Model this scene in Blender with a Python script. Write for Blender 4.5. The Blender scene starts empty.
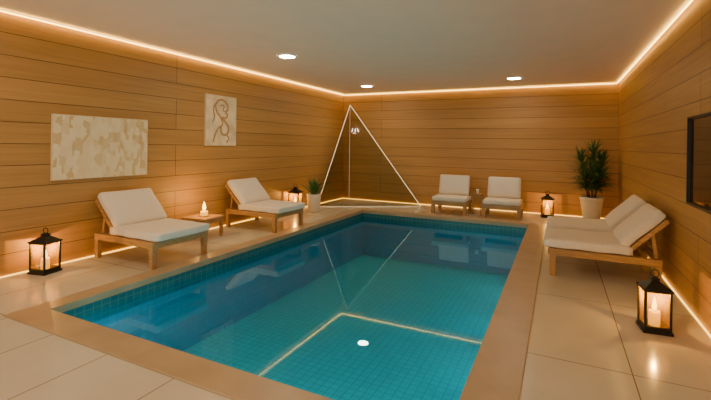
import bpy, bmesh, math, random
from mathutils import Matrix, Vector
random.seed(4)
S = bpy.context.scene
COL = S.collection

# ------------------------------------------------------------------ helpers
def link(o, parent=None):
    COL.objects.link(o)
    if parent is not None:
        o.parent = parent
    return o

def box(bm, c, s, rot=None):
    r = bmesh.ops.create_cube(bm, size=1.0)
    M = Matrix.Translation(Vector(c)) @ (rot.to_4x4() if rot else Matrix.Identity(4)) @ Matrix.Diagonal((s[0], s[1], s[2], 1))
    bmesh.ops.transform(bm, matrix=M, verts=r['verts'])
    return r['verts']

def bar(bm, a, b, w, t):
    """rectangular bar from a to b, w across, t thick"""
    a = Vector(a); b = Vector(b)
    d = b - a
    q = d.to_track_quat('X', 'Z').to_matrix()
    box(bm, (a + b) / 2, (d.length, w, t), q)

def rod(bm, a, b, r, seg=10, r2=None):
    a = Vector(a); b = Vector(b); d = b - a
    res = bmesh.ops.create_cone(bm, cap_ends=True, segments=seg, radius1=r, radius2=r if r2 is None else r2, depth=d.length)
    q = d.to_track_quat('Z', 'Y').to_matrix().to_4x4()
    bmesh.ops.transform(bm, matrix=Matrix.Translation((a + b) / 2) @ q, verts=res['verts'])

def lathe(bm, prof, seg=32, c=(0, 0, 0)):
    rings = []
    for r, z in prof:
        rings.append([bm.verts.new((c[0] + r * math.cos(2 * math.pi * i / seg), c[1] + r * math.sin(2 * math.pi * i / seg), c[2] + z)) for i in range(seg)])
    for k in range(len(rings) - 1):
        for i in range(seg):
            j = (i + 1) % seg
            bm.faces.new((rings[k][i], rings[k][j], rings[k + 1][j], rings[k + 1][i]))
    bm.faces.new(list(reversed(rings[0])))
    bm.faces.new(rings[-1])

def obj(name, bm, mat, parent=None, bevel=0, smooth=False, loc=None, rot=None, seg=2):
    bmesh.ops.recalc_face_normals(bm, faces=bm.faces)
    me = bpy.data.meshes.new(name)
    bm.to_mesh(me); bm.free()
    if smooth:
        for p in me.polygons: p.use_smooth = True
    me.materials.append(mat)
    o = bpy.data.objects.new(name, me)
    link(o, parent)
    if loc: o.location = loc
    if rot: o.rotation_euler = rot
    if bevel:
        m = o.modifiers.new('bevel', 'BEVEL'); m.width = bevel; m.segments = seg; m.limit_method = 'ANGLE'
    return o

def empty(name, loc, rotz=0, label=None, cat=None, group=None):
    e = bpy.data.objects.new(name, None)
    e.empty_display_size = 0.1
    link(e)
    e.location = loc; e.rotation_euler = (0, 0, rotz)
    if label: e['label'] = label
    if cat: e['category'] = cat
    if group: e['group'] = group
    return e

def copy_thing(src, loc, rotz, label=None, scale=(1, 1, 1)):
    def rec(o, par):
        n = o.copy()
        COL.objects.link(n)
        n.parent = par
        if par is not None:
            n.matrix_parent_inverse = o.matrix_parent_inverse.copy()
        for ch in [c for c in bpy.data.objects if c.parent == o]:
            rec(ch, n)
        return n
    r = rec(src, None)
    r.location = loc; r.rotation_euler = (0, 0, rotz); r.scale = scale
    if label: r['label'] = label
    return r

def cushion(bm, L, W, T, r=0.045, puff=0.02, n=14):
    """pillow-like rounded box centred at origin, L x W x T"""
    res = bmesh.ops.create_cube(bm, size=2.0)
    bmesh.ops.subdivide_edges(bm, edges=bm.edges[:], cuts=n, use_grid_fill=True)
    h = Vector((L / 2, W / 2, T / 2)); r = min(r, T / 2 * 0.98)
    for v in bm.verts:
        p = Vector(v.co)
        q = Vector((p.x * h.x, p.y * h.y, p.z * h.z))
        inner = Vector((max(-h.x + r, min(h.x - r, q.x)), max(-h.y + r, min(h.y - r, q.y)), max(-h.z + r, min(h.z - r, q.z))))
        d = q - inner
        if d.length > 1e-6:
            m = max(abs(d.x), abs(d.y), abs(d.z))
            q = inner + d.normalized() * m
        k = (1 - p.x ** 2) * (1 - p.y ** 2)
        q.z += puff * (k ** 0.5 if k > 0 else 0) * (1 if p.z > 0 else -0.3) * abs(p.z)
        q.z += 0.003 * math.sin(q.x * 17 + q.y * 9) * abs(p.z)
        v.co = q

# ---------------------------------------------------------------- materials
def newmat(name):
    m = bpy.data.materials.new(name); m.use_nodes = True
    nt = m.node_tree
    b = nt.nodes['Principled BSDF']
    return m, nt, b

def N(nt, t, **kw):
    n = nt.nodes.new(t)
    for k, v in kw.items():
        setattr(n, k, v)
    return n

def simple(name, col, rough=0.5, metal=0, noise=0.08, scale=20, bump=0.0, stretch=(1, 1, 1), emit=None, es=0):
    m, nt, b = newmat(name)
    tc = N(nt, 'ShaderNodeTexCoord'); mp = N(nt, 'ShaderNodeMapping')
    mp.inputs['Scale'].default_value = stretch
    nt.links.new(tc.outputs['Object'], mp.inputs['Vector'])
    no = N(nt, 'ShaderNodeTexNoise'); no.inputs['Scale'].default_value = scale; no.inputs['Detail'].default_value = 5
    nt.links.new(mp.outputs[0], no.inputs['Vector'])
    r = N(nt, 'ShaderNodeValToRGB')
    r.color_ramp.elements[0].position = 0.3; r.color_ramp.elements[1].position = 0.7
    r.color_ramp.elements[0].color = tuple(c * (1 - noise) for c in col) + (1,)
    r.color_ramp.elements[1].color = tuple(min(1, c * (1 + noise)) for c in col) + (1,)
    nt.links.new(no.outputs['Fac'], r.inputs[0])
    nt.links.new(r.outputs[0], b.inputs['Base Color'])
    b.inputs['Roughness'].default_value = rough
    b.inputs['Metallic'].default_value = metal
    if bump:
        bp = N(nt, 'ShaderNodeBump'); bp.inputs['Strength'].default_value = bump; bp.inputs['Distance'].default_value = 0.01
        nt.links.new(no.outputs['Fac'], bp.inputs['Height']); nt.links.new(bp.outputs[0], b.inputs['Normal'])
    if emit:
        b.inputs['Emission Color'].default_value = emit + (1,)
        b.inputs['Emission Strength'].default_value = es
    return m

def emis(name, col, s):
    m = bpy.data.materials.new(name); m.use_nodes = True
    nt = m.node_tree; nt.nodes.clear()
    e = N(nt, 'ShaderNodeEmission'); e.inputs[0].default_value = col + (1,); e.inputs[1].default_value = s
    o = N(nt, 'ShaderNodeOutputMaterial'); nt.links.new(e.outputs[0], o.inputs[0])
    return m

def plank_wall(name, axis):
    m, nt, b = newmat(name)
    L = nt.links.new
    g = N(nt, 'ShaderNodeNewGeometry'); sp = N(nt, 'ShaderNodeSeparateXYZ'); cb = N(nt, 'ShaderNodeCombineXYZ')
    L(g.outputs['Position'], sp.inputs[0])
    ad = N(nt, 'ShaderNodeMath', operation='ADD'); ad.inputs[1].default_value = 40.3
    L(sp.outputs[axis], ad.inputs[0]); L(ad.outputs[0], cb.inputs[0])
    L(sp.outputs[2], cb.inputs[1])
    br = N(nt, 'ShaderNodeTexBrick'); br.offset = 0.37; br.offset_frequency = 3
    br.inputs['Scale'].default_value = 1; br.inputs['Brick Width'].default_value = 9.0
    br.inputs['Row Height'].default_value = 0.243; br.inputs['Mortar Size'].default_value = 0.0038
    br.inputs['Mortar Smooth'].default_value = 0.15; br.inputs['Bias'].default_value = 0
    br.inputs['Color1'].default_value = (0.50, 0.275, 0.088, 1)
    br.inputs['Color2'].default_value = (0.43, 0.233, 0.072, 1)
    br.inputs['Mortar'].default_value = (0.085, 0.038, 0.011, 1)
    L(cb.outputs[0], br.inputs['Vector'])
    mp = N(nt, 'ShaderNodeMapping'); mp.inputs['Scale'].default_value = (0.35, 10, 1)
    L(cb.outputs[0], mp.inputs[0])
    no = N(nt, 'ShaderNodeTexNoise'); no.inputs['Scale'].default_value = 2.2; no.inputs['Detail'].default_value = 7
    no.inputs['Distortion'].default_value = 0.8
    L(mp.outputs[0], no.inputs['Vector'])
    rp = N(nt, 'ShaderNodeValToRGB')
    rp.color_ramp.elements[0].position = 0.3; rp.color_ramp.elements[0].color = (0.86, 0.84, 0.79, 1)
    rp.color_ramp.elements[1].position = 0.7; rp.color_ramp.elements[1].color = (1.07, 1.06, 1.04, 1)
    L(no.outputs['Fac'], rp.inputs[0])
    mx = N(nt, 'ShaderNodeMixRGB', blend_type='MULTIPLY'); mx.inputs[0].default_value = 1
    L(br.outputs['Color'], mx.inputs[1]); L(rp.outputs[0], mx.inputs[2])
    L(mx.outputs[0], b.inputs['Base Color'])
    b.inputs['Roughness'].default_value = 0.5
    bp = N(nt, 'ShaderNodeBump', invert=True); bp.inputs['Strength'].default_value = 0.6; bp.inputs['Distance'].default_value = 0.01
    L(br.outputs['Fac'], bp.inputs['Height']); L(bp.outputs[0], b.inputs['Normal'])
    return m

def tile_floor(name):
    m, nt, b = newmat(name)
    L = nt.links.new
    g = N(nt, 'ShaderNodeNewGeometry'); mp = N(nt, 'ShaderNodeMapping')
    mp.inputs['Location'].default_value = (0.2 + 0.66 * 20, -3.31 + 1.4 * 10, 0)
    L(g.outputs['Position'], mp.inputs[0])
    br = N(nt, 'ShaderNodeTexBrick'); br.offset = 0.0
    br.inputs['Scale'].default_value = 1; br.inputs['Brick Width'].default_value = 0.66
    br.inputs['Row Height'].default_value = 1.4; br.inputs['Mortar Size'].default_value = 0.004
    br.inputs['Mortar Smooth'].default_value = 0.1
    br.inputs['Color1'].default_value = (0.63, 0.575, 0.465, 1)
    br.inputs['Color2'].default_value = (0.59, 0.535, 0.43, 1)
    br.inputs['Mortar'].default_value = (0.20, 0.14, 0.09, 1)
    L(mp.outputs[0], br.inputs['Vector'])
    no = N(nt, 'ShaderNodeTexNoise'); no.inputs['Scale'].default_value = 1.6; no.inputs['Detail'].default_value = 8
    L(g.outputs['Position'], no.inputs['Vector'])
    rp = N(nt, 'ShaderNodeValToRGB')
    rp.color_ramp.elements[0].position = 0.3; rp.color_ramp.elements[0].color = (0.93, 0.92, 0.9, 1)
    rp.color_ramp.elements[1].position = 0.7; rp.color_ramp.elements[1].color = (1.04, 1.04, 1.04, 1)
    L(no.outputs['Fac'], rp.inputs[0])
    mx = N(nt, 'ShaderNodeMixRGB', blend_type='MULTIPLY'); mx.inputs[0].default_value = 1
    L(br.outputs['Color'], mx.inputs[1]); L(rp.outputs[0], mx.inputs[2])
    L(mx.outputs[0], b.inputs['Base Color'])
    b.inputs['Roughness'].default_value = 0.16
    return m

def mosaic(name, c1, c2, grout, size, rough=0.3, gw=0.045):
    m, nt, b = newmat(name)
    L = nt.links.new
    g = N(nt, 'ShaderNodeNewGeometry')
    # pick the plane by the surface normal: floor -> xy, side walls -> yz, end walls -> xz
    sp = N(nt, 'ShaderNodeSeparateXYZ'); L(g.outputs['Position'], sp.inputs[0])
    sn = N(nt, 'ShaderNodeSeparateXYZ'); L(g.outputs['Normal'], sn.inputs[0])
    ax = N(nt, 'ShaderNodeMath', operation='ABSOLUTE'); L(sn.outputs[0], ax.inputs[0])
    az = N(nt, 'ShaderNodeMath', operation='ABSOLUTE'); L(sn.outputs[2], az.inputs[0])
    u = N(nt, 'ShaderNodeMix'); L(ax.outputs[0], u.inputs[0]); L(sp.outputs[0], u.inputs[2]); L(sp.outputs[1], u.inputs[3])
    v = N(nt, 'ShaderNodeMix'); L(az.outputs[0], v.inputs[0]); L(sp.outputs[2], v.inputs[2]); L(sp.outputs[1], v.inputs[3])
    cb = N(nt, 'ShaderNodeCombineXYZ'); L(u.outputs[0], cb.inputs[0]); L(v.outputs[0], cb.inputs[1])
    mp = N(nt, 'ShaderNodeMapping'); mp.inputs['Location'].default_value = (20, 20, 0); L(cb.outputs[0], mp.inputs[0])
    br = N(nt, 'ShaderNodeTexBrick'); br.offset = 0
    br.inputs['Scale'].default_value = 1; br.inputs['Brick Width'].default_value = size
    br.inputs['Row Height'].default_value = size; br.inputs['Mortar Size'].default_value = size * gw
    br.inputs['Color1'].default_value = c1 + (1,); br.inputs['Color2'].default_value = c2 + (1,)
    br.inputs['Mortar'].default_value = grout + (1,)
    L(mp.outputs[0], br.inputs['Vector']); L(br.outputs['Color'], b.inputs['Base Color'])
    b.inputs['Roughness'].default_value = rough
    return m

def water_mat():
    m = bpy.data.materials.new('pool_water'); m.use_nodes = True
    nt = m.node_tree; nt.nodes.clear(); L = nt.links.new
    fr = N(nt, 'ShaderNodeFresnel'); fr.inputs['IOR'].default_value = 1.34
    gl = N(nt, 'ShaderNodeBsdfGlossy'); gl.inputs['Roughness'].default_value = 0.0
    gl.inputs['Color'].default_value = (0.55, 0.86, 1.0, 1)
    tr = N(nt, 'ShaderNodeBsdfTransparent'); tr.inputs[0].default_value = (0.10, 0.90, 0.95, 1)
    mx = N(nt, 'ShaderNodeMixShader'); L(fr.outputs[0], mx.inputs[0]); L(tr.outputs[0], mx.inputs[1]); L(gl.outputs[0], mx.inputs[2])
    o = N(nt, 'ShaderNodeOutputMaterial'); L(mx.outputs[0], o.inputs[0])
    return m

def thin_glass(name, tint=(0.93, 0.96, 0.95), ior=1.45, rough=0.0, frost=None):
    m = bpy.data.materials.new(name); m.use_nodes = True
    nt = m.node_tree; nt.nodes.clear(); L = nt.links.new
    fr = N(nt, 'ShaderNodeFresnel'); fr.inputs['IOR'].default_value = ior
    gl = N(nt, 'ShaderNodeBsdfGlossy'); gl.inputs['Roughness'].default_value = rough
    tr = N(nt, 'ShaderNodeBsdfTransparent'); tr.inputs[0].default_value = tint + (1,)
    mx = N(nt, 'ShaderNodeMixShader'); L(fr.outputs[0], mx.inputs[0]); L(tr.outputs[0], mx.inputs[1]); L(gl.outputs[0], mx.inputs[2])
    out = mx.outputs[0]
    if frost:
        tl = N(nt, 'ShaderNodeBsdfTranslucent'); tl.inputs[0].default_value = (1, .62, .20, 1)
        m2 = N(nt, 'ShaderNodeMixShader'); m2.inputs[0].default_value = frost
        L(out, m2.inputs[1]); L(tl.outputs[0], m2.inputs[2]); out = m2.outputs[0]
    o = N(nt, 'ShaderNodeOutputMaterial'); L(out, o.inputs[0])
    return m

M_WSIDE = plank_wall('plank_wall_side', 1)
M_WBACK = plank_wall('plank_wall_back', 0)
M_FLOOR = tile_floor('floor_tile')
M_CEIL = simple('ceiling_paint', (0.98, 0.80, 0.66), 0.9, noise=0.02, scale=3)
M_COPE = simple('coping_stone', (0.42, 0.30, 0.18), 0.36, noise=0.10, scale=3.5)
M_POOLW = mosaic('pool_wall_mosaic', (0.0, 0.23, 0.34), (0.0, 0.26, 0.37), (0.0, 0.18, 0.28), 0.09)
M_POOLF = mosaic('pool_floor_mosaic', (0.0, 0.44, 0.49), (0.0, 0.49, 0.54), (0.0, 0.30, 0.37), 0.09, 0.3, 0.06)
M_BAND = mosaic('waterline_tile', (0.018, 0.15, 0.18), (0.014, 0.12, 0.16), (0.08, 0.21, 0.22), 0.085, 0.2)
M_WATER = water_mat()
M_WOOD = simple('lounger_wood', (0.42, 0.23, 0.085), 0.45, noise=0.25, scale=6, stretch=(1, 8, 8), bump=0.05)
M_FABRIC = simple('cushion_fabric', (0.80, 0.715, 0.61), 0.9, noise=0.05, scale=60, bump=0.12)
M_BLACK = simple('black_metal', (0.018, 0.015, 0.013), 0.45, metal=0.3, noise=0.2, scale=30)
M_WAX = simple('candle_wax', (0.9, 0.50, 0.12), 0.6, emit=(1.0, 0.42, 0.02), es=1.6)
M_FLAME = emis('candle_flame', (1.0, 0.66, 0.12), 8)
M_LED = emis('warm_led', (1.0, 0.60, 0.11), 12)
M_LEDHOT = emis('warm_led_wall_wash', (1.0, 0.55, 0.07), 20)
M_LEDF = emis('warm_led_floor', (1.0, 0.50, 0.06), 5)
M_LAMP = emis('downlight_lens', (1.0, 0.82, 0.58), 125)
M_POOLFILL = emis('pool_fill_glow', (0.60, 0.97, 1.0), 44)  # invented emitters that brighten the pool below the waterline
M_GLASS = thin_glass('clear_glass', (0.84, 0.86, 0.83), 1.2, 0.08)
M_GLASS2 = thin_glass('lantern_glass', (0.97, 0.93, 0.85), 1.3, 0, 0.10)
M_EDGE = simple('edge_led_glint', (0.85, 0.72, 0.5), 0.3, emit=(1.0, 0.84, 0.5), es=2.4)  # emission stands in for LED light caught on the glass edges
M_EDGE3 = simple('faint_edge_led_glint', (0.85, 0.72, 0.5), 0.3, emit=(1.0, 0.78, 0.42), es=0.8)  # weaker glint, likewise put in as emission
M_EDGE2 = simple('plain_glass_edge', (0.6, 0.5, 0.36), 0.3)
M_POT = simple('white_ceramic', (0.78, 0.71, 0.60), 0.4, noise=0.03)
M_SOIL = simple('soil', (0.05, 0.03, 0.02), 0.95, noise=0.4, scale=60, bump=0.5)
M_LEAF = simple('leaf_green', (0.06, 0.14, 0.035), 0.45, noise=0.45, scale=5)
M_LEAF2 = simple('leaf_green_light', (0.06, 0.16, 0.04), 0.45, noise=0.4, scale=8)
M_BARK = simple('bark', (0.14, 0.08, 0.045), 0.85, noise=0.3, scale=30, bump=0.4)
M_WHITE = simple('white_trim', (0.8, 0.78, 0.74), 0.4, noise=0.01)
M_DARKPANE = simple('dark_pane', (0.03, 0.017, 0.009), 0.05, noise=0.3, scale=3)
M_CANVAS_E = simple('canvas_edge', (0.70, 0.56, 0.38), 0.8)
M_INK = simple('sienna_paint', (0.46, 0.26, 0.10), 0.7, noise=0.3, scale=25)

def art_mat(name):
    m, nt, b = newmat(name); L = nt.links.new
    g = N(nt, 'ShaderNodeNewGeometry'); sp = N(nt, 'ShaderNodeSeparateXYZ'); L(g.outputs['Position'], sp.inputs[0])
    cb = N(nt, 'ShaderNodeCombineXYZ'); L(sp.outputs[1], cb.inputs[0]); L(sp.outputs[2], cb.inputs[1])
    no = N(nt, 'ShaderNodeTexNoise'); no.inputs['Scale'].default_value = 10; no.inputs['Detail'].default_value = 4; L(cb.outputs[0], no.inputs['Vector'])
    ma = N(nt, 'ShaderNodeMixRGB', blend_type='ADD'); ma.inputs[0].default_value = 0.035; L(cb.outputs[0], ma.inputs[1]); L(no.outputs['Color'], ma.inputs[2])
    mp = N(nt, 'ShaderNodeMapping'); mp.inputs['Scale'].default_value = (11, 6, 1); mp.inputs['Rotation'].default_value = (0, 0, 0.15); L(ma.outputs[0], mp.inputs[0])
    vo = N(nt, 'ShaderNodeTexVoronoi', distance='CHEBYCHEV'); vo.inputs['Scale'].default_value = 1.4; L(mp.outputs[0], vo.inputs['Vector'])
    sc = N(nt, 'ShaderNodeSeparateColor'); L(vo.outputs['Color'], sc.inputs[0])
    rp = N(nt, 'ShaderNodeValToRGB'); e = rp.color_ramp.elements
    e[0].position = 0.05; e[0].color = (0.66, 0.47, 0.22, 1)
    e[1].position = 0.8; e[1].color = (0.85, 0.72, 0.48, 1)
    x = e.new(0.35); x.color = (0.79, 0.63, 0.38, 1)
    L(sc.outputs[0], rp.inputs[0])
    L(rp.outputs[0], b.inputs['Base Color']); b.inputs['Roughness'].default_value = 0.8
    return m
M_ART = art_mat('abstract_painting')
M_ART2 = simple('cream_canvas', (0.78, 0.61, 0.38), 0.8, noise=0.2, scale=5)

# ---------------------------------------------------------------- room shell
XL, XR, YB, YF, H = -5.45, 1.13, 10.4, -1.5, 2.91
T = 0.12
def slab(name, lo, hi, mat):
    bm = bmesh.new()
    box(bm, [(a + b) / 2 for a, b in zip(lo, hi)], [b - a for a, b in zip(lo, hi)])
    o = obj(name, bm, mat); o['kind'] = 'structure'
    return o
slab('wall_left', (XL - T, YF, -0.06), (XL, YB + T, H), M_WSIDE)
slab('wall_back', (XL, YB, -0.06), (XR, YB + T, H), M_WBACK)
slab('ceiling', (XL - T, YF, H), (XR + T, YB + T, H + 0.1), M_CEIL)
WY0, WY1, WZ0, WZ1 = 3.45, 5.12, .97, 1.82
bm = bmesh.new()
def wb(lo, hi): box(bm, [(a + b) / 2 for a, b in zip(lo, hi)], [b - a for a, b in zip(lo, hi)])
wb((XR, YF, -.06), (XR + T, WY0, H)); wb((XR, WY1, -.06), (XR + T, YB + T, H))
wb((XR, WY0, -.06), (XR + T, WY1, WZ0)); wb((XR, WY0, WZ1), (XR + T, WY1, H))
o = obj('wall_right', bm, M_WSIDE); o['kind'] = 'structure'

PX0, PX1, PY0, PY1 = -4.02, -0.51, 2.15, 8.70      # pool inner
CX0, CX1, CY0, CY1 = -4.23, -0.19, 1.89, 8.95      # coping outer
def ring(bm, o, i, z0, z1):
    x0, x1, y0, y1 = o; a0, a1, b0, b1 = i
    O = [(x0, y0), (x1, y0), (x1, y1), (x0, y1)]; I = [(a0, b0), (a1, b0), (a1, b1), (a0, b1)]
    vo0 = [bm.verts.new((*p, z0)) for p in O]; vo1 = [bm.verts.new((*p, z1)) for p in O]
    vi0 = [bm.verts.new((*p, z0)) for p in I]; vi1 = [bm.verts.new((*p, z1)) for p in I]
    for k in range(4):
        j = (k + 1) % 4
        bm.faces.new((vo1[k], vo1[j], vi1[j], vi1[k]))
        bm.faces.new((vo0[k], vi0[k], vi0[j], vo0[j]))
        bm.faces.new((vo0[k], vo0[j], vo1[j], vo1[k]))
        bm.faces.new((vi0[k], vi1[k], vi1[j], vi0[j]))
bm = bmesh.new(); ring(bm, (XL, XR, YF, YB), (CX0, CX1, CY0, CY1), -0.06, 0)
f = obj('floor', bm, M_FLOOR); f['kind'] = 'structure'

# LED profiles along the ceiling (diffuser to the room, wash strip to the wall) and at the floor
za, zb = H - 0.034, H - 0.021
slab('trim_1', (XL + 0.04, YF, za), (XL + 0.051, YB - 0.07, zb), M_LED)
slab('trim_2', (XR - 0.048, YF, za + .005), (XR - 0.04, YB - 0.07, zb), M_LED)
slab('trim_3', (XL + 0.04, YB - 0.051, za), (XR - 0.04, YB - 0.04, zb), M_LED)
slab('trim_7', (XL + 0.034, YF, za + .003), (XL + 0.039, YB - 0.07, zb - .002), M_LEDHOT)
slab('trim_8', (XR - 0.039, YF, za + .006), (XR - 0.034, YB - 0.07, zb - .002), M_LEDHOT)
slab('trim_9', (XL + 0.04, YB - 0.039, za + .003), (XR - 0.04, YB - 0.034, zb - .002), M_LEDHOT)
slab('trim_4', (XL + 0.010, YF, 0.0), (XL + 0.020, YB - 0.04, 0.010), M_LEDF)
slab('trim_5', (XR - 0.020, YF, 0.0), (XR - 0.010, YB - 0.04, 0.010), M_LEDF)
slab('trim_6', (XL + 0.012, YB - 0.022, 0.0), (XR - 0.012, YB - 0.012, 0.009), M_LEDF)

# ---------------------------------------------------------------- pool
pool = empty('swimming_pool', ((PX0 + PX1) / 2, (PY0 + PY1) / 2, 0), 0, 'rectangular indoor pool with still teal water and tan stone edge', 'pool')
inv = Matrix.Translation(pool.location).inverted()
def pchild(name, bm, mat, **k):
    bmesh.ops.transform(bm, matrix=inv, verts=bm.verts)
    return obj(name, bm, mat, parent=pool, **k)
P = (PX0, PX1, PY0, PY1)
bm = bmesh.new(); ring(bm, (CX0, CX1, CY0, CY1), P, -0.06, 0.012); pchild('coping', bm, M_COPE, bevel=0.005)
DP = -1.0
bm = bmesh.new(); ring(bm, (PX0 - .15, PX1 + .15, PY0 - .15, PY1 + .15), P, DP, -0.06); pchild('pool_wall', bm, M_POOLW)
bm = bmesh.new(); box(bm, ((PX0 + PX1) / 2, (PY0 + PY1) / 2, DP - .06), (PX1 - PX0 + .3, PY1 - PY0 + .3, .12)); pchild('pool_bottom', bm, M_POOLF)
bm = bmesh.new(); ring(bm, P, (PX0 + .006, PX1 - .006, PY0 + .006, PY1 - .006), -0.245, -0.055); pchild('waterline_tile_band', bm, M_BAND)
bm = bmesh.new()
v = [bm.verts.new((x, y, -0.16)) for x, y in ((PX0 + .006, PY0 + .006), (PX1 - .006, PY0 + .006), (PX1 - .006, PY1 - .006), (PX0 + .006, PY1 - .006))]
bm.faces.new(v); w = pchild('water', bm, M_WATER); w['label'] = 'still clear teal water surface'
for (x, y, ax) in ((-1.4, PY0, 'y'), (-2.4, PY0, 'y'), (-3.4, PY0, 'y'), (PX1, 3.3, 'x'), (PX1, 4.7, 'x'), (PX1, 6.1, 'x'), (PX1, 7.5, 'x')):  # added glowing discs, hidden from the camera, to light the pool
    bm = bmesh.new()
    dv = (0, .02, 0) if ax == 'y' else (-.02, 0, 0)
    rod(bm, (x, y, -.42), (x + dv[0], y + dv[1], -.42), 0.10, 24)
    pchild('added_pool_fill', bm, M_POOLFILL)

# ---------------------------------------------------------------- downlights
first = empty('downlight', (-3.94, 5.54, H), 0, 'round recessed ceiling spotlight with white rim', 'ceiling light', 'recessed ceiling spotlights')
bm = bmesh.new(); rod(bm, (0, 0, -.012), (0, 0, -.0), 0.125, 32); obj('lens', bm, M_LAMP, first)
bm = bmesh.new()
prof = [(0.125, -.002), (0.125, -.014), (0.16, -.012), (0.17, -.002)]
rings = [[bm.verts.new((r * math.cos(2 * math.pi * i / 40), r * math.sin(2 * math.pi * i / 40), z)) for i in range(40)] for r, z in prof]
for k in range(3):
    for i in range(40):
        j = (i + 1) % 40
        bm.faces.new((rings[k][i], rings[k][j], rings[k + 1][j], rings[k + 1][i]))
obj('rim', bm, M_WHITE, first, smooth=True)
for x, y in ((-4.14, 9.07), (-.84, 9.06), (-3.94, 1.9), (-.84, 1.9)):  # last two, out of frame, are added to light the near floor
    copy_thing(first, (x, y, H), 0)

# ---------------------------------------------------------------- lounger
def build_lounger(loc, rotz, label):
    e = empty('lounge_chair', loc, rotz, label, 'lounge chair', 'poolside lounge chairs')
    Lf, W = 1.06, 0.86
    bm = bmesh.new()
    for s in (-1, 1):
        box(bm, (Lf / 2, s * (W / 2 - .025), .28), (Lf + .03, .05, .075))
    box(bm, (-.008, 0, .28), (.045, W - .05, .075)); box(bm, (Lf + .0, 0, .28), (.045, W - .05, .075))
    for k in range(9):
        box(bm, (.08 + k * .1, 0, .308), (.06, W - .09, .018))
    obj('frame', bm, M_WOOD, e, bevel=.005)
    for x in (.02, Lf - .02):
        for s in (-1, 1):
            bm = bmesh.new()
            vs = box(bm, (0, 0, .1225), (.068, .068, .245))
            for vv in vs:
                if vv.co.z < .1: vv.co.x *= .85; vv.co.y *= .85
            obj('leg', bm, M_WOOD, e, bevel=.004, loc=(x, s * (W / 2 - .034), 0))
    a = Vector((.74, 0, .33)); b = Vector((1.13, 0, .735))
    bm = bmesh.new()
    for s in (-1, 1):
        o = Vector((0, s * (W / 2 - .06), 0)); bar(bm, a + o, b + o, .035, .045)
    for k in range(7):
        p = a.lerp(b, .08 + k * .147); d = (b - a).normalized()
        bar(bm, p + Vector((0, -(W / 2 - .075), 0)), p + Vector((0, (W / 2 - .075), 0)), .016, .05)
    obj('backrest_frame', bm, M_WOOD, e, bevel=.003)
    for s in (-1, 1):
        bm = bmesh.new(); p = a.lerp(b, .66)
        bar(bm, (p.x, s * (W / 2 - .10), p.z), (1.04, s * (W / 2 - .10), .29), .03, .035)
        obj('support_strut', bm, M_WOOD, e, bevel=.003)
    bm = bmesh.new(); cushion(bm, .90, W - .04, .105, .028, .007)
    obj('seat_cushion', bm, M_FABRIC, e, smooth=True, loc=(.37, 0, .372))
    d = (b - a).normalized(); n = Vector((-d.z, 0, d.x))
    c = a + d * .32 + n * .077
    bm = bmesh.new(); cushion(bm, .55, W - .10, .10, .03, .015)
    obj('back_cushion', bm, M_FABRIC, e, smooth=True, loc=c, rot=(0, -math.atan2(d.z, d.x), 0))
    return e
lo = build_lounger((-4.27, 3.79, 0), math.pi, 'wooden lounge chair with cream cushions beside a small candle table')
copy_thing(lo, (-4.27, 6.14, 0), math.pi, 'wooden lounge chair with cream cushions next to a black lantern')
copy_thing(lo, (-.07, 5.86, 0), 0, 'wooden lounge chair with cream cushions, raised back against the wall')
copy_thing(lo, (-.07, 6.92, 0), 0, 'wooden lounge chair with cream cushions, raised back against the wall')

# ---------------------------------------------------------------- back chairs (front faces -y)
def build_chair(loc, rotz, label):
    e = empty('armless_chair', loc, rotz, label, 'chair', 'cushioned chairs by the plank wall')
    W, D = .78, .68
    bm = bmesh.new()
    for s in (-1, 1):
        box(bm, (s * (W / 2 - .035), 0, .25), (.065, D, .085))
    for y in (-D / 2 + .032, D / 2 - .032): box(bm, (0, y, .25), (W - .07, .065, .085))
    for k in range(5): box(bm, (0, -.22 + k * .11, .278), (W - .13, .07, .016))
    obj('frame', bm, M_WOOD, e, bevel=.004)
    for sx in (-1, 1):
        for sy in (-1, 1):
            bm = bmesh.new(); vs = box(bm, (0, 0, .105), (.075, .075, .21))
            obj('leg', bm, M_WOOD, e, bevel=.003, loc=(sx * (W / 2 - .040), sy * (D / 2 - .040), 0))
    a = Vector((0, .22, .28)); b = Vector((0, .35, .78))
    bm = bmesh.new()
    for s in (-1, 1):
        o = Vector((s * (W / 2 - .08), 0, 0)); bar(bm, a + o, b + o, .03, .04)
    for k in range(4):
        p = a.lerp(b, .2 + k * .24); bar(bm, p - Vector((W / 2 - .09, 0, 0)), p + Vector((W / 2 - .09, 0, 0)), .018, .045)
    obj('backrest_frame', bm, M_WOOD, e, bevel=.003)
    bm = bmesh.new(); cushion(bm, W - .03, D - .07, .095, .028, .007)
    obj('seat_cushion', bm, M_FABRIC, e, smooth=True, loc=(0, -.035, .338))
    d = (b - a).normalized(); n = Vector((0, -d.z, d.y))
    c = a + d * .32 + n * .08
    bm = bmesh.new(); cushion(bm, W - .10, .46, .11, .033, .018)
    obj('back_cushion', bm, M_FABRIC, e, smooth=True, loc=c, rot=(math.atan2(d.z, d.y), 0, 0))
    return e
ch = build_chair((-2.16, 9.46, 0), 0, 'low wooden chair with plump cream seat and back cushions')
copy_thing(ch, (-1.07, 9.46, 0), 0)

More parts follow.
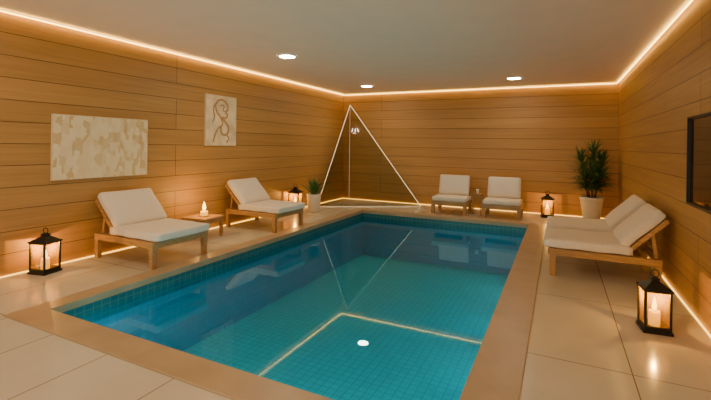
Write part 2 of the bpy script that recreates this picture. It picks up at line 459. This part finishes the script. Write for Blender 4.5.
# ---------------------------------------------------------------- side tables
def build_table(loc, r, h, label, lw, th, rz=0):
    e = empty('side_table', loc, rz, label, 'side table')
    bm = bmesh.new(); box(bm, (0, 0, h - th / 2), (2 * r, 2 * r, th))
    obj('table_top', bm, M_WOOD, e, bevel=.008)
    q = r - lw * .75
    for sx in (-1, 1):
        for sy in (-1, 1):
            bm = bmesh.new(); box(bm, (sx * q, sy * q, (h - th) / 2), (lw, lw, h - th))
            obj('leg', bm, M_WOOD, e, bevel=.003)
    bm = bmesh.new()
    for s in (-1, 1):
        box(bm, (0, s * q, h - th - .025), (2 * q - lw, lw * .6, .05)); box(bm, (s * q, 0, h - th - .025), (lw * .6, 2 * q - lw, .05))
    obj('apron', bm, M_WOOD, e)
    return e
build_table((-5.08, 4.93, 0), .23, .33, 'small square wooden table holding a lit candle', .045, .035, .1)
build_table((-1.615, 9.55, 0), .10, .46, 'tiny wooden table between two cushioned chairs', .02, .02)

def flame(bm, c, s=1.0):
    lathe(bm, [(.001, 0), (.010 * s, .008 * s), (.014 * s, .022 * s), (.010 * s, .042 * s), (.004 * s, .060 * s), (.0008, .072 * s)], 12, c)
e = empty('candle_holder', (-5.06, 4.93, .33), 0, 'lit candle in a small amber glass dish', 'candle')
bm = bmesh.new(); lathe(bm, [(.05, 0), (.07, .006), (.08, .014), (.076, .016), (.045, .009)], 28); obj('dish', bm, M_WOOD, e, smooth=True)
bm = bmesh.new(); lathe(bm, [(.05, .008), (.056, .015), (.056, .085), (.04, .09)], 24); c = obj('candle', bm, M_WAX, e, smooth=True)
bm = bmesh.new(); flame(bm, (0, 0, .09), 2.1); obj('flame', bm, M_FLAME, e, smooth=True)
def cup_light(par, z, pw):
    l = bpy.data.lights.new('candle_light', 'POINT'); l.energy = pw; l.color = (1, .50, .09); l.shadow_soft_size = 0
    o = bpy.data.objects.new('candle_light', l); link(o, par); o.location = (0, 0, z); return o
cup_light(e, .30, 12)
e = empty('drinking_glass', (-1.615, 9.55, .46), 0, 'small pale tumbler standing on the little table', 'glass')
bm = bmesh.new(); lathe(bm, [(.026, 0), (.034, .10), (.030, .10), (.024, .008)], 24); obj('tumbler', bm, M_POT, e, smooth=True)
bm = bmesh.new(); lathe(bm, [(.0295, .082), (.0295, .084)], 24); obj('drink', bm, M_INK, e)

# ---------------------------------------------------------------- lanterns
def build_lantern(loc, rotz, label):
    e = empty('lantern', loc, rotz, label, 'lantern', 'black candle lanterns')
    w = .115
    bm = bmesh.new()
    box(bm, (0, 0, .012), (.27, .27, .024)); box(bm, (0, 0, .034), (.245, .245, .02))
    obj('base', bm, M_BLACK, e, bevel=.003)
    bm = bmesh.new()
    for sx in (-1, 1):
        for sy in (-1, 1): box(bm, (sx * w * .98, sy * w * .98, .205), (.020, .020, .325))
    for z in (.052, .36):
        for s in (-1, 1):
            box(bm, (0, s * w * .98, z), (.235, .014, .014)); box(bm, (s * w * .98, 0, z), (.014, .235, .014))
    obj('frame', bm, M_BLACK, e)
    bm = bmesh.new()
    for s in (-1, 1):
        box(bm, (0, s * w * .98, .205), (.21, .003, .29)); box(bm, (s * w * .98, 0, .205), (.003, .21, .29))
    obj('glass_pane', bm, M_GLASS2, e)
    bm = bmesh.new()
    box(bm, (0, 0, .372), (.27, .27, .014))
    r = bmesh.ops.create_cone(bm, cap_ends=True, segments=4, radius1=.175, radius2=.055, depth=.055)
    bmesh.ops.transform(bm, matrix=Matrix.Translation((0, 0, .4065)) @ Matrix.Rotation(math.pi / 4, 4, 'Z'), verts=r['verts'])
    box(bm, (0, 0, .443), (.07, .07, .02)); 
    r = bmesh.ops.create_cone(bm, cap_ends=True, segments=4, radius1=.065, radius2=.02, depth=.02)
    bmesh.ops.transform(bm, matrix=Matrix.Translation((0, 0, .463)) @ Matrix.Rotation(math.pi / 4, 4, 'Z'), verts=r['verts'])
    obj('roof', bm, M_BLACK, e)
    bm = bmesh.new()
    pts = [Vector((.038 * math.cos(a), 0, .497 + .034 * math.sin(a))) for a in [2 * math.pi * k / 20 for k in range(20)]]
    for k in range(20): rod(bm, pts[k], pts[(k + 1) % 20], .005, 8)
    obj('handle', bm, M_BLACK, e)
    bm = bmesh.new(); lathe(bm, [(.050, .044), (.052, .05), (.052, .165), (.044, .172), (.02, .166)], 24)
    c = obj('candle', bm, M_WAX, e, smooth=True)
    bm = bmesh.new(); flame(bm, (0, 0, .17), 1.7); obj('flame', bm, M_FLAME, e, smooth=True)
    cup_light(e, .32, 11)
    return e
la = build_lantern((-5.24, 2.74, 0), .25, 'black metal candle lantern standing by the plank wall')
copy_thing(la, (-5.28, 7.82, 0), .2, 'black metal candle lantern beside a potted plant', (1.0, 1.0, 1.15))
copy_thing(la, (-.21, 9.98, 0), .1, 'black metal candle lantern beside a tall potted plant', (1.0, 1.0, 1.06))
copy_thing(la, (.73, 4.22, 0), .12, 'black metal candle lantern at the end of a lounge chair', (.78, .78, .94))
la.scale = (.85, .85, .95)

# ---------------------------------------------------------------- plants
def leaf(bm, o, az, el, L, W, droop, seg=7):
    """arching blade"""
    d = Vector((math.cos(az) * math.cos(el), math.sin(az) * math.cos(el), math.sin(el)))
    side = Vector((-math.sin(az), math.cos(az), 0))
    p = Vector(o); prev = None
    for k in range(seg + 1):
        t = k / seg
        wd = W * (math.sin(math.pi * min(1, .12 + t * .88)) ** .7) * .5 if k < seg else .0006
        up = side.cross(d).normalized()
        c = bm.verts.new(p - up * wd * .25)
        a = bm.verts.new(p + side * wd); b_ = bm.verts.new(p - side * wd)
        if prev:
            bm.faces.new((prev[0], a, c, prev[1])); bm.faces.new((prev[1], c, b_, prev[2]))
        prev = (a, c, b_)
        p = p + d * (L / seg)
        d = (d + Vector((0, 0, -droop / seg))).normalized()

e = empty('potted_plant', (.62, 9.90, 0), 0, 'tall leafy green plant in a white tapered pot', 'plant')
bm = bmesh.new(); lathe(bm, [(.13, 0), (.15, .01), (.215, .44), (.225, .45), (.225, .50), (.205, .50), (.20, .46)], 40); obj('pot', bm, M_POT, e, smooth=True)
bm = bmesh.new(); lathe(bm, [(.199, .455), (.199, .47)], 32); obj('soil', bm, M_SOIL, e)
bm = bmesh.new()
stems = [((0, 0), (.02, .0), 1.40), ((.06, .03), (.19, .05), 1.20), ((-.06, .02), (-.21, .0), 1.26), ((.0, -.06), (.03, -.15), 1.05), ((-.03, -.04), (-.13, -.08), .95), ((.04, -.02), (.15, -.06), .90)]
for (a, b, z) in stems: rod(bm, (a[0], a[1], .46), (b[0], b[1], z), .016, 8, .010)
obj('stem', bm, M_BARK, e, smooth=True)
bm = bmesh.new()
for (a, b, z) in stems:
    n = int((z - .58) * 95)
    for k in range(n):
        t = k / n; zz = .62 + (z - .62) * t; f = (zz - .46) / (z - .46)
        o = (a[0] + (b[0] - a[0]) * f, a[1] + (b[1] - a[1]) * f, zz)
        leaf(bm, o, k * 2.4 + random.uniform(-.3, .3), random.uniform(.15, .65) + .7 * t ** 3, random.uniform(.30, .46) * (1 - .15 * t), random.uniform(.035, .05), random.uniform(.3, 1.1))
    for k in range(9):
        leaf(bm, (b[0], b[1], z), k * .7, random.uniform(.8, 1.4), random.uniform(.24, .36), .034, random.uniform(.1, .4))
for v in bm.verts:      # keep the leaves clear of the walls
    if v.co.y > .42: v.co.y = .42 + (v.co.y - .42) * .1
    if v.co.x > .46: v.co.x = .46 + (v.co.x - .46) * .1
obj('foliage', bm, M_LEAF, e, smooth=True)

e = empty('potted_grass', (-4.88, 7.95, 0), 0, 'small spiky green plant in a white pot', 'plant')
bm = bmesh.new(); lathe(bm, [(.11, 0), (.125, .01), (.155, .36), (.16, .37), (.16, .40), (.145, .40), (.14, .37)], 36); obj('pot', bm, M_POT, e, smooth=True)
bm = bmesh.new(); lathe(bm, [(.139, .36), (.139, .375)], 28); obj('soil', bm, M_SOIL, e)
bm = bmesh.new()
for k in range(60):
    leaf(bm, (random.uniform(-.05, .05), random.uniform(-.05, .05), .37), k * 2.4, random.uniform(.75, 1.5), random.uniform(.28, .46), .028, random.uniform(.2, .9))
obj('foliage', bm, M_LEAF2, e, smooth=True)

# ---------------------------------------------------------------- glass pyramid
A = Vector((-5.2, 8.62, .012)); B = Vector((-3.05, 9.98, .012)); C = Vector((-5.14, 10.2, .012)); Z = Vector((-5.03, 9.97, 2.56))
e = empty('glass_pyramid', (-4.5, 9.6, 0), 0, 'tall transparent glass pyramid with LED glints put into its thin edges', 'sculpture')
off = Matrix.Translation(-Vector(e.location))
for tri in ((A, B, Z), (B, C, Z), (C, A, Z)):
    bm = bmesh.new(); bm.faces.new([bm.verts.new(off @ p) for p in tri]); obj('glass_pane', bm, M_GLASS, e)
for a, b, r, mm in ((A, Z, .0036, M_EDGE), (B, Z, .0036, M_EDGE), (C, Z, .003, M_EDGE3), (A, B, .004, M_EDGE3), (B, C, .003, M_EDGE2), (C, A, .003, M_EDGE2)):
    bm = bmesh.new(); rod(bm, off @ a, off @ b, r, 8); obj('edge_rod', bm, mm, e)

# ---------------------------------------------------------------- art on left wall
def canvas(name, y0, y1, z0, z1, face, label):
    e = empty(name, (XL, (y0 + y1) / 2, (z0 + z1) / 2), 0, label, 'painting')
    bm = bmesh.new(); box(bm, (.018, 0, 0), (.034, y1 - y0, z1 - z0)); obj('canvas_edge', bm, M_CANVAS_E, e, bevel=.003)
    bm = bmesh.new(); box(bm, (.0365, 0, 0), (.003, y1 - y0 - .012, z1 - z0 - .012)); obj('painted_face', bm, face, e)
    return e
canvas('wall_painting', 2.89, 4.17, 1.02, 1.82, M_ART, 'wide cream and tan abstract painting on plank wall')
e = canvas('wall_painting', 5.28, 6.03, 1.45, 2.34, M_ART2, 'upright cream canvas with loose sienna line drawing')
def stroke(pts, r):
    cu = bpy.data.curves.new('line_drawing', 'CURVE'); cu.dimensions = '3D'; cu.bevel_depth = r; cu.resolution_u = 10
    s = cu.splines.new('BEZIER'); s.bezier_points.add(len(pts) - 1)
    for p, q in zip(s.bezier_points, pts):
        p.co = (0, q[0], q[1]); p.handle_left_type = p.handle_right_type = 'AUTO'
    o = bpy.data.objects.new('tmp', cu); link(o)
    dg = bpy.context.evaluated_depsgraph_get(); me = bpy.data.meshes.new_from_object(o.evaluated_get(dg))
    bpy.data.objects.remove(o)
    return me
allm = [stroke([(-.12, .14), (-.15, .28), (-.04, .37), (.10, .33), (.15, .22), (.10, .16), (.14, .10), (.08, .05), (.0, .06)], .018),
        stroke([(-.12, .14), (-.03, .06), (.02, -.06), (-.08, -.14), (-.16, -.26), (-.20, -.38)], .017),
        stroke([(.0, .06), (.09, -.02), (.17, -.12), (.12, -.24), (.0, -.22), (-.02, -.12)], .020),
        stroke([(-.05, .26), (.02, .28), (.07, .25)], .014), stroke([(.05, .26), (.03, .19), (.07, .17)], .012),
        stroke([(-.10, .33), (-.20, .22), (-.18, .06), (-.22, -.04)], .016),
        stroke([(.12, -.24), (.18, -.32), (.12, -.39)], .014)]
bm = bmesh.new()
for me in allm: bm.from_mesh(me)
for v in bm.verts: v.co.x *= .15
d = obj('line_drawing', bm, M_INK, e, loc=(.040, 0, 0))

# ---------------------------------------------------------------- dark recessed window on right wall
bm = bmesh.new()
y0, y1, z0, z1 = WY0, WY1, WZ0, WZ1
fw = .024; xc = XR + .024
box(bm, (xc, (y0 + y1) / 2, z1 - fw / 2), (.052, y1 - y0, fw)); box(bm, (xc, (y0 + y1) / 2, z0 + fw / 2), (.052, y1 - y0, fw))
for y in (y0 + fw / 2, y1 - fw / 2): box(bm, (xc, y, (z0 + z1) / 2), (.052, fw, z1 - z0 - 2 * fw))
wf = obj('window_1', bm, M_BLACK, bevel=.003); wf['kind'] = 'structure'
bm = bmesh.new(); box(bm, (XR + .03, (y0 + y1) / 2, (z0 + z1) / 2), (.012, y1 - y0 - 2 * fw, z1 - z0 - 2 * fw))
wp = obj('pane', bm, M_DARKPANE, wf)

# ---------------------------------------------------------------- world + camera
w = bpy.data.worlds.new('world'); S.world = w; w.use_nodes = True
w.node_tree.nodes['Background'].inputs[0].default_value = (1.0, .80, .55, 1)
w.node_tree.nodes['Background'].inputs[1].default_value = 1.6

cam = bpy.data.cameras.new('camera'); co = bpy.data.objects.new('camera', cam); link(co)
cam.sensor_width = 36; cam.lens = 36 * 418 / 711; cam.shift_y = -55.1 / 711; cam.clip_start = .02
co.matrix_world = Matrix.Translation((0, 0, 1.5)) @ Matrix.Rotation(math.radians(25.96), 4, 'Z') @ Matrix.Rotation(math.pi / 2, 4, 'X') @ Matrix.Rotation(.0146, 4, 'Z')
S.camera = co
